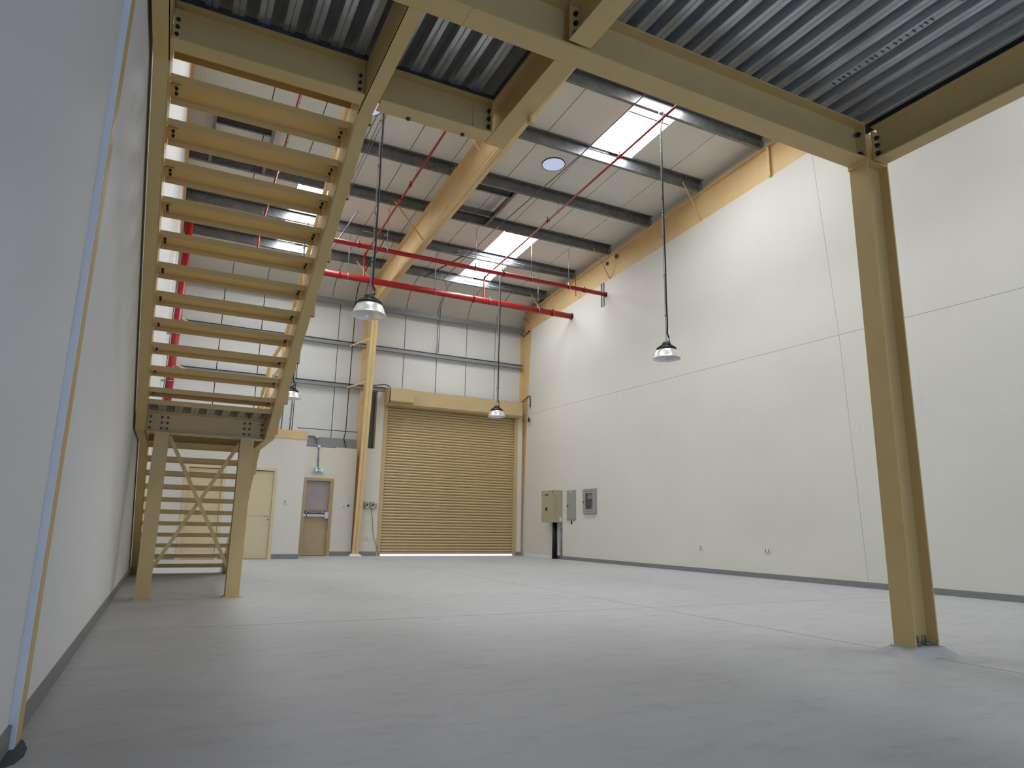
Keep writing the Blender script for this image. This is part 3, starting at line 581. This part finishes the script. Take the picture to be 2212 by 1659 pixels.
# ================================================================== PIPES
def main_pipe(y, z, r, x0, coup, hang, label, bracket):
    t = thing('sprinkler_main', label, 'pipe', (5, y, z))
    part('pipe', MB().tube([(x0, y, z), (XR - .005, y, z)], r, 20), 'red', t)
    part('end_collar', MB().ring((XR - .012, y, z), r + .004, .012, 'x', 24, 6), 'black', t)
    for x in coup:
        cp = part('coupling', MB().tube([(x - .03, y, z), (x + .03, y, z)], r + .013, 20), 'red', t)
        part('coupling_bolt', MB().box(x - .015, x + .015, y - .02, y + .02, z + r + .01, z + r + .04), 'black', cp)
    for x, py in hang:
        hh = part('hanger_ring', MB().ring((x, y, z), r + .008, .009, 'x', 24, 6), 'steel', t)
        part('hanger_rod', MB().tube([(x, y, z + r), (x, y, zr(py) + .02)], .007, 6), 'steel', hh)
        part('hanger_nut', MB().box(x - .014, x + .014, y - .014, y + .014, z + r + .01, z + r + .08), 'steel', hh)
        if abs(py - y) > .02: part('rod_clip', MB().bar((x, y, zr(py) + .02), (x, py, zr(py) + .02), .01, .01), 'steel', hh)
    return t
main_pipe(16.662, 7.112, .084, -.1, (3.27, 7.05, 9.6), ((3.5, 16.376), (5.88, 16.376), (7.53, 16.376), (9.1, 16.376)), 'thick red sprinkler main ending at the cream wall', 0)
main_pipe(14.85, 7.246, .056, -.1, (3.32, 7.1, 9.55), ((4.0, 14.531), (6.3, 14.531), (7.9, 14.531), (9.05, 14.531)), 'thin red sprinkler main ending at twin wall brackets', 0)
bk = thing('pipe_bracket', 'pair of vertical slotted steel channels on the cream wall behind the thin red main', 'bracket', (XR - .02, 14.98, 6.94))
part('channel', MB().box(XR - .04, XR, 14.926, 14.966, 6.94, 7.62), 'steel', bk); part('channel', MB().box(XR - .04, XR, 15.03, 15.07, 6.94, 7.62), 'steel', bk)
for x, drop, lab, cps in ((7.42, 16.9, 'over the shutter bay', (10.2, 13.15)), (3.95, 16.66, 'over the tan frame beside the lamp', (13.1, 13.75)), (1.295, 16.66, 'seen through the stair treads', (12.2,))):
    t = thing('sprinkler_branch', 'slim red sprinkler branch pipe %s' % lab, 'pipe', (x, 12, 8.2))
    def zb(y): return zr(y) - .3
    ye = 16.8
    part('pipe', MB().tube([(x, -1.0, zb(-1)), (x, ye, zb(ye))], .024, 12), 'red', t)
    part('elbow', MB().tube([(x, ye - .05, zb(ye)), (x, ye + .02, zb(ye) - .005), (x, ye + .03, zb(ye) - .06)], .032, 12), 'red', t)
    part('drop_pipe', MB().tube([(x, ye + .03, zb(ye)), (x, ye + .03, 7.16), (x, 16.745, 7.14)], .024, 12), 'red', t)
    for y in cps: 
        cp = part('coupling', MB().tube([(x, y - .06, zb(y - .06)), (x, y + .06, zb(y + .06))], .034, 12), 'red', t)
        part('sprinkler_head', MB().tube([(x, y, zb(y) + .03), (x, y, zb(y) + .1)], .008, 6).lathe([(.02, 0), (.02, .004)], (x, y, zb(y) + .1), 10), 'bolt', cp)
    for y in (9.05, 12.744, 16.376):
        hh = part('hanger_ring', MB().ring((x, y - .1, zb(y - .1)), .028, .005, 'y', 16, 6), 'steel', t); part('hanger_rod', MB().tube([(x, y - .1, zb(y) + .02), (x, y - .1, zr(y) + .05)], .006, 6), 'steel', hh)
ri = thing('sprinkler_riser', 'vertical red sprinkler riser by the white wall behind the stairs', 'pipe', (-.26, 16.75, 0))
XV, YV = -.262, 16.8
part('pipe', MB().tube([(XV, YV, 0), (XV, YV, 8.1)], .082, 20), 'red', ri)
for z in (1.2, 4.25, 7.3): part('coupling', MB().tube([(XV, YV, z - .05), (XV, YV, z + .05)], .096, 20), 'red', ri)
for z in (3.95, 5.05): part('pipe_clip', MB().ring((XV, YV, z), .088, .01, 'z', 24, 6).box(XL + .001, XV - .08, YV - .03, YV + .03, z - .02, z + .02), 'steel', ri)
# ================================================================== HIGH-BAY LAMPS
def lamp(x, y, zrim, label):
    t = thing('high_bay_lamp', label, 'lamp', (x, y, zrim), 'high-bay lamps hung on chains')
    c = (x, y, zrim)
    o_ = [(.245, 0), (.243, .006), (.226, .012), (.222, .03), (.205, .09), (.18, .14), (.15, .175)]
    i_ = [(.146, .171), (.176, .136), (.2, .087), (.217, .028), (.226, .006), (.24, .0)]
    part('reflector', MB().lathe(o_ + i_, c, 40, True), 'alu', t)
    part('led_lens', MB().lathe([(.146, .165), (.146, .17)], c, 32), 'alu', t)
    hs = MB().lathe([(.17, .165), (.174, .178), (.16, .196), (.11, .222), (.08, .236), (.077, .242), (.077, .285), (.07, .29), (.02, .292)], c, 36)
    h_ = part('heat_sink', hs, 'black', t)
    fn = MB()
    for k in range(28):
        a = 2 * math.pi * k / 28; ca, sa = math.cos(a), math.sin(a)
        P = lambda r, z: (x + ca * r, y + sa * r, zrim + z)
        n_ = Vector((-sa, ca, 0)) * .003
        a4 = [Vector(P(.172, .178)), Vector(P(.078, .23)), Vector(P(.08, .258)), Vector(P(.172, .192))]
        fn.hexa([a4[0] - n_, a4[1] - n_, a4[1] + n_, a4[0] + n_, a4[3] - n_, a4[2] - n_, a4[2] + n_, a4[3] + n_])
    part('cooling_fins', fn, 'black', h_)
    part('hanging_loop', MB().ring((x, y, zrim + .31), .03, .006, 'y', 16, 6), 'steel', t)
    ztop = zr(y); ch = MB(); z = zrim + .35; k = 0
    while z < ztop - .02:
        ch.ring((x, y, z), .011, .0035, 'x' if k % 2 else 'y', 8, 4, 2.0); z += .034; k += 1
    part('chain', ch, 'steel', t)['kind'] = 'stuff'
    dx = .03
    pts = [(x, y, zrim + .283), (x + .07, y, zrim + .33), (x + .06, y, zrim + .4), (x + dx, y, zrim + .46)]
    zz = zrim + .7
    while zz < ztop - .45: pts.append((x + dx + random.uniform(-.006, .006), y + random.uniform(-.006, .006), zz)); zz += .35
    pts += [(x + dx, y, ztop - .35), (x + dx + .05, y, ztop - .15), (x + dx + .05, y - .02, ztop + .02)]
    part('cable', MB().tube(pts, .014, 8), 'black', t)
    tie = MB(); zz = zrim + .8
    while zz < ztop - .4: tie.ring((x + dx * .5, y, zz), .028, .004, 'z', 12, 4); zz += .75
    part('cable_ties', tie, 'black', t)
lamp(2.235, 9.05, 3.735, 'silver bell-shaped high-bay lamp on a chain beside the staircase top')
lamp(7.515, 9.05, 3.785, 'silver bell-shaped high-bay lamp on a chain in front of the cream wall')
lamp(7.70, 16.376, 3.785, 'silver bell-shaped high-bay lamp on a chain in front of the roller shutter')
lamp(2.31, 16.376, 3.74, 'silver bell-shaped high-bay lamp half hidden behind the stair stringer')
# ================================================================== CONDUITS
def conduit(pts, label, r=.012, clips=(), mat='conduit', cat='conduit'):
    t = thing('conduit', label, cat, pts[0]); part('tube', MB().tube(pts, r, 8), mat, t)
    for p in clips: part('clip', MB().box(p[0] - r * 1.8, p[0] + r * 1.8, p[1] - r * 1.5, p[1] + r * 1.5, p[2] - r * 1.5, p[2] + r * 1.5), 'steel', t)
    return t
def yl_(y, d=.03): return zr(y) - d
conduit([(7.15, -1, yl_(-1)), (6.9, 10.9, yl_(10.9)), (6.68, 14.5, yl_(14.5)), (6.6, 18.0, yl_(18)), (6.9, 18.4, yl_(18.4, .1)), (7.15, 19.62, 7.76), (7.15, 19.66, 6.25)], 'long grey conduit crossing the purlins and dropping down the ribbed wall')
conduit([(2.82, 9.5, yl_(9.5)), (2.86, 14.5, yl_(14.5))], 'upper of two thin conduits near the lamp chain beside the stair', .008)
conduit([(2.88, 9.5, yl_(9.5)), (2.92, 14.5, yl_(14.5))], 'lower of two thin conduits near the lamp chain beside the stair', .008)
conduit([(5.4, 16.29, zr(16.3) + .07), (9.75, 16.29, zr(16.3) + .07), (9.95, 16.25, zr(16.3) + .09), (10.1, 16.2, zr(16.2) + .07), (10.12, 16.2, zr(16.2) - .62)], 'grey conduit clipped along the second purlin to the cream wall', .013, [(x, 16.29, zr(16.3) + .07) for x in (6.4, 7.4, 8.4, 9.2)])
conduit([(7.3, 18.05, zr(18.1) + .06), (9.7, 18.05, zr(18.1) + .06), (9.85, 18.04, zr(18.1) + .02), (9.86, 18.04, zr(18.1) - .08)], 'short grey conduit along the first purlin with a down-turned end', .013)
ca = conduit([(3.7, 16.29, zr(16.3) + .07), (4.35, 16.29, zr(16.3) + .1), (4.72, 16.29, zr(16.3) + .07)], 'grey conduit with round junction box on the purlin beside the tan rafter', .012)
jb = part('junction_box', MB().tube([(4.35, 16.37, zr(16.3) + .1), (4.35, 16.27, zr(16.3) + .1)], .05, 16), 'steel', ca); part('lid', MB().tube([(4.35, 16.27, zr(16.3) + .1), (4.35, 16.262, zr(16.3) + .1)], .044, 16), 'steel', jb)
conduit([(4.35, 16.29, zr(16.3) + .04), (4.36, 18.2, yl_(18.2)), (4.42, 19.4, 7.9), (4.44, 19.66, 7.6), (4.40, 19.66, 3.5), (4.36, 19.66, 3.3), (4.44, 19.66, 3.05)], 'dark conduit falling down the ribbed wall beside the tan column', .014, (), 'bolt')
conduit([(6.55, 16.3, yl_(16.3)), (6.05, 18.1, yl_(18.1))], 'short inclined dark tray bar hanging under the rooflight', .016, (), 'bolt')
conduit([(3.3, 15.1, 8.2), (3.12, 17.3, 7.95)], 'short inclined grey strut above the thick red main', .016)
for x, nm in ((2.60, 'left of two'), (2.83, 'right of two')):
    conduit([(x, 19.68, 3.2), (x + .02, 19.68, 4.6 if x < 2.7 else 5.6)], 'vertical conduit rising from the storeroom roof, %s' % nm, .016, [(x, 19.68, 3.75)])
conduit([(3.05, 19.70, 3.52), (4.76, 19.70, 3.52)], 'thin dark horizontal cable across the panels above the exit door', .01, (), 'bolt')
ca = conduit([(3.05, 19.69, 3.31), (3.52, 19.69, 3.31), (3.59, 19.69, 3.29), (3.6, 19.66, 3.1)], 'short bent conduit with round box above the exit door masonry', .014)
jb = part('junction_box', MB().tube([(3.6, 19.70, 3.30), (3.6, 19.655, 3.30)], .045, 20), 'steel', ca); part('lid', MB().tube([(3.6, 19.655, 3.30), (3.6, 19.648, 3.30)], .04, 20), 'white', jb)
ca = conduit([(3.655, 19.556, 2.99), (3.66, 19.556, 2.7), (3.67, 19.556, 2.42)], 'vertical conduit with round box feeding the exit sign', .014, [(3.662, 19.556, 2.68)])
jb = part('junction_box', MB().tube([(3.655, YB - .001, 3.02), (3.655, 19.54, 3.02)], .045, 20), 'steel', ca); part('lid', MB().tube([(3.655, 19.54, 3.02), (3.655, 19.533, 3.02)], .04, 20), 'white', jb)
conduit([(10.2, 19.75, 4.95), (XR - .03, 19.35, 5.1), (XR - .03, 19.23, 5.1), (XR - .03, 19.2, 5.05), (XR - .03, 19.2, 4.72)], 'bent conduit with hanging end on the cream wall by the shutter corner', .016, [(XR - .03, 19.2, 4.75)], 'bolt')
single('wall_clamp', MB().bar((XR - .02, 19.33, 4.27), (XR - .09, 19.12, 4.30), .05, .03).bar((XR - .05, 19.3, 4.29), (XR - .07, 19.2, 4.38), .025, .02), 'black', 'small black clamp lying against the cream wall near the shutter corner', 'clamp')
conduit([(5.0, 19.62, 4.93), (5.3, 19.55, 4.98), (5.42, 19.5, 5.0), (5.5, 19.45, 4.97), (5.56, 19.3, 4.9)], 'loose black cable looped at the shutter motor cover', .014, (), 'black', 'cable')
# ================================================================== EXIT SIGN, SWITCHES, SOCKETS
t = thing('exit_sign', 'small lit blue-green exit sign with white arrow and running figure', 'exit sign', (3.69, YB, 2.29))
part('housing', MB().box(3.545, 3.83, 19.53, YB, 2.285, 2.415), 'white', t)
fc = part('face', MB().box(3.57, 3.8, 19.524, 19.531, 2.297, 2.405), 'exit_blue', t)
ar = MB().prism([(3.615, 2.4), (3.645, 2.4), (3.645, 2.355), (3.672, 2.355), (3.63, 2.303), (3.588, 2.355), (3.615, 2.355)], 'y', 19.519, 19.5245); part('arrow', ar, 'exit_white', fc)
fg = MB().tube([(3.733, 19.521, 2.39), (3.733, 19.5245, 2.39)], .011, 12).bar((3.73, 19.521, 2.378), (3.718, 19.521, 2.345), .005, .018).bar((3.718, 19.521, 2.347), (3.748, 19.521, 2.33), .005, .01).bar((3.748, 19.521, 2.33), (3.742, 19.521, 2.305), .005, .01).bar((3.716, 19.521, 2.345), (3.70, 19.521, 2.325), .005, .01).bar((3.70, 19.521, 2.325), (3.682, 19.521, 2.322), .005, .009).bar((3.728, 19.521, 2.375), (3.752, 19.521, 2.358), .005, .008).bar((3.726, 19.521, 2.373), (3.698, 19.521, 2.36), .005, .008)
fg.box(3.768, 3.795, 19.519, 19.5245, 2.303, 2.4); part('running_figure', fg, 'exit_white', fc)
def plate(name, label, cat, x0, x1, z0, z1, y, mat='white', feats=()):
    t = thing(name, label, cat, ((x0 + x1) / 2, y, z0)); b = part('plate', MB().box(x0, x1, y - .014, y, z0, z1), mat, t)
    for nm, a, c, d, e, m_ in feats: part(nm, MB().box(a, c, y - .02, y - .014, d, e), m_, b)
plate('light_switch', 'white light switch between the exit door and the tan column', 'switch', 4.42, 4.525, 1.335, 1.435, YB, 'white', [('rocker', 4.455, 4.49, 1.355, 1.415, 'greybox')])
plate('switch_box', 'open black-centred switch box between the light switch and the tan column', 'switch', 4.552, 4.63, 1.345, 1.435, YB, 'white', [('knob', 4.57, 4.62, 1.36, 1.42, 'black')])
plate('light_switch', 'white light switch on the storeroom front beside the pale door', 'switch', 2.57, 2.675, 1.345, 1.455, 17.9, 'white', [('rocker', 2.605, 2.64, 1.37, 1.43, 'greybox')])
plate('socket_outlet', 'white double socket outlet between the tan column and the shutter', 'socket', 5.075, 5.25, .455, .565, YB, 'white', [('switch', 5.11, 5.135, .52, .545, 'greybox'), ('switch', 5.19, 5.215, .52, .545, 'greybox'), ('pin_hole', 5.115, 5.13, .475, .5, 'bolt'), ('pin_hole', 5.195, 5.21, .475, .5, 'bolt')])
def isolator(x, label, extra=False):
    t = thing('isolator_switch', label, 'isolator', (x, YB, 1.33)); b = part('body', MB().box(x - .055, x + .055, YB - .06, YB, 1.33, 1.515), 'greybox', t)
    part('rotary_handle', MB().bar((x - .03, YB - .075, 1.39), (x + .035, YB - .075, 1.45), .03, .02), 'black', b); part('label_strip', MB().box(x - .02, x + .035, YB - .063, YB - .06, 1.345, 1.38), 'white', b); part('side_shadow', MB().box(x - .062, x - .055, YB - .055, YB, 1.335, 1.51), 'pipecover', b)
    if extra: part('terminal_box', MB().box(x + .055, x + .14, YB - .045, YB, 1.345, 1.48), 'greybox', t)
isolator(5.112, 'grey isolator switch nearer the tan column, with no cable'); isolator(5.285, 'grey isolator switch with terminal box and black hanging cable', True)
conduit([(5.275, YB - .03, 1.33), (5.29, YB - .03, 1.2), (5.33, YB - .03, .9), (5.36, YB - .03, .6), (5.44, YB - .04, .35), (5.53, YB - .05, .1), (5.56, YB - .05, .02)], 'thin black cable hanging from the isolator to the floor at the shutter', .006, (), 'black', 'cable')
# right wall cabinets (face towards -x)
db = thing('distribution_board', 'large beige wall cabinet with black rotary handle and indicator lamps', 'cabinet', (10.12, 17.55, 1.03))
part('enclosure', MB().box(9.96, XR - .001, 17.18, 17.85, 1.03, 1.95), 'beigebox', db)
dd = part('cabinet_door', MB().box(9.94, 9.96, 17.175, 17.855, 1.035, 1.945), 'beigebox', db)
part('rotary_handle', MB().box(9.915, 9.94, 17.52, 17.58, 1.37, 1.45), 'black', dd)
for y in (17.46, 17.535, 17.61): part('indicator_lamp', MB().tube([(9.94, y, 1.82), (9.925, y, 1.82)], .018, 10), 'black', dd)
for z in (1.82, 1.13): part('hinge_lock', MB().tube([(9.94, 17.82, z), (9.93, 17.82, z)], .012, 8), 'black', dd)
part('name_label', MB().box(9.938, 9.94, 17.5, 17.55, 1.925, 1.945), 'white', dd); part('warning_label', MB().box(9.938, 9.94, 17.2, 17.24, 1.87, 1.93), 'bolt', dd)
part('side_latch', MB().box(9.97, 10.0, 17.855, 17.9, 1.5, 1.53), 'steel', db); part('side_label', MB().box(10.16, 10.22, 17.178, 17.18, 1.06, 1.18), 'white', db)
mt = thing('meter_cabinet', 'flat grey flush cabinet beside the beige board', 'cabinet', (XR, 16.67, 1.09))
part('frame', MB().box(XR - .02, XR, 16.44, 16.91, 1.09, 1.935), 'greybox', mt); dd = part('cabinet_door', MB().box(XR - .03, XR - .02, 16.475, 16.875, 1.13, 1.90), 'greybox', mt)
part('door_knob', MB().tube([(XR - .03, 16.84, 1.5), (XR - .05, 16.84, 1.5)], .022, 10), 'black', dd); part('name_label', MB().box(XR - .032, XR - .03, 16.64, 16.72, 1.88, 1.9), 'white', dd)
plate_ = thing('wall_slot', 'small black slot plate under the flat grey cabinet', 'plate', (XR, 16.66, .98)); part('white_edge', MB().box(XR - .008, XR, 16.615, 16.705, .975, 1.09), 'grout', plate_); part('slot', MB().box(XR - .012, XR - .008, 16.625, 16.695, .98, 1.085), 'black', plate_)
hc = thing('hose_cabinet', 'grey cabinet with a glazed door showing a coiled hose', 'cabinet', (XR, 15.7, 1.27))
f = MB().box(XR - .05, XR - .02, 15.40, 15.53, 1.27, 1.925).box(XR - .05, XR - .02, 15.88, 16.01, 1.27, 1.925).box(XR - .05, XR - .02, 15.53, 15.88, 1.81, 1.925).box(XR - .05, XR - .02, 15.53, 15.88, 1.27, 1.385)
part('cabinet_body', MB().box(XR - .02, XR, 15.39, 16.02, 1.26, 1.935), 'greybox', hc); dd = part('cabinet_door', f, 'greybox', hc)
part('interior', MB().box(XR - .0215, XR - .02, 15.53, 15.88, 1.385, 1.81), 'pipecover', hc); part('pane', MB().box(XR - .044, XR - .041, 15.53, 15.88, 1.385, 1.81), 'glass', dd)
part('hose_coil', MB().ring((XR - .03, 15.68, 1.42), .11, .012, 'x', 24, 6, .8).ring((XR - .03, 15.66, 1.41), .06, .012, 'x', 20, 6), 'greybox', hc); part('instruction_card', MB().box(XR - .026, XR - .0215, 15.54, 15.8, 1.66, 1.79), 'white', hc)
part('door_knob', MB().tube([(XR - .05, 15.97, 1.58), (XR - .065, 15.97, 1.58)], .018, 10), 'bolt', dd)
for y in (15.56, 15.73): part('vent_slot', MB().box(XR - .052, XR - .05, y, y + .12, 1.86, 1.868), 'bolt', dd); part('vent_slot', MB().box(XR - .052, XR - .05, y, y + .12, 1.32, 1.328), 'bolt', dd)
ct = thing('cable_bundle', 'bundle of thick black armoured cables dropping from the beige cabinet', 'cable', (10.2, 17.5, 0))
for k, (y, x) in enumerate(((17.53, 10.2), (17.47, 10.19), (17.41, 10.2), (17.50, 10.15), (17.44, 10.15))): part('armoured_cable', MB().tube([(x, y, 1.03), (x, y + .01, .5), (x - .01, y + .015, .0)], .032, 10), 'black', ct)
single('cable_duct', MB().box(10.2, XR, 17.27, 17.37, .1, 1.03), 'duct', 'pale strip of metal duct beside the black cables', 'duct')
conduit([(10.235, 17.2, 1.03), (10.235, 17.2, .1)], 'thin dark conduit with three clips beside the metal duct', .016, [(10.235, 17.2, z) for z in (.85, .5, .28)], 'pipecover')
def wall_plate(name, label, y0, y1, z0, z1, feats):
    t = thing(name, label, 'socket', (XR, (y0 + y1) / 2, z0)); b = part('plate', MB().box(XR - .014, XR, y0, y1, z0, z1), 'white', t)
    for nm, a, c, d, e, m_ in feats: part(nm, MB().box(XR - .02, XR - .014, a, c, d, e), m_, b)
wall_plate('data_outlet', 'small white upright data outlet low on the cream wall', 11.385, 11.475, .46, .57, [('port', 11.41, 11.45, .52, .55, 'greybox'), ('port', 11.41, 11.45, .475, .505, 'greybox')])
wall_plate('socket_outlet', 'white double socket outlet low on the cream wall', 9.535, 9.69, .475, .565, [('switch', 9.56, 9.585, .53, .55, 'greybox'), ('switch', 9.64, 9.665, .53, .55, 'greybox'), ('pin_hole', 9.565, 9.58, .49, .51, 'bolt'), ('pin_hole', 9.645, 9.66, .49, .51, 'bolt')])
# paint patch at the foot of the white wall
M['patch'] = simple('blue_grey_paint_patch', (58, 70, 80), .6, 0, .15, 30)
single('paint_patch', MB().prism([(XL + .013, 3.05), (XL + .06, 3.12), (XL + .075, 3.2), (XL + .07, 3.3), (XL + .04, 3.42), (XL + .02, 3.45), (XL + .013, 3.4)], 'z', .0, .002), 'patch', 'dark blue-grey paint patch on the floor at the white wall', 'paint patch')
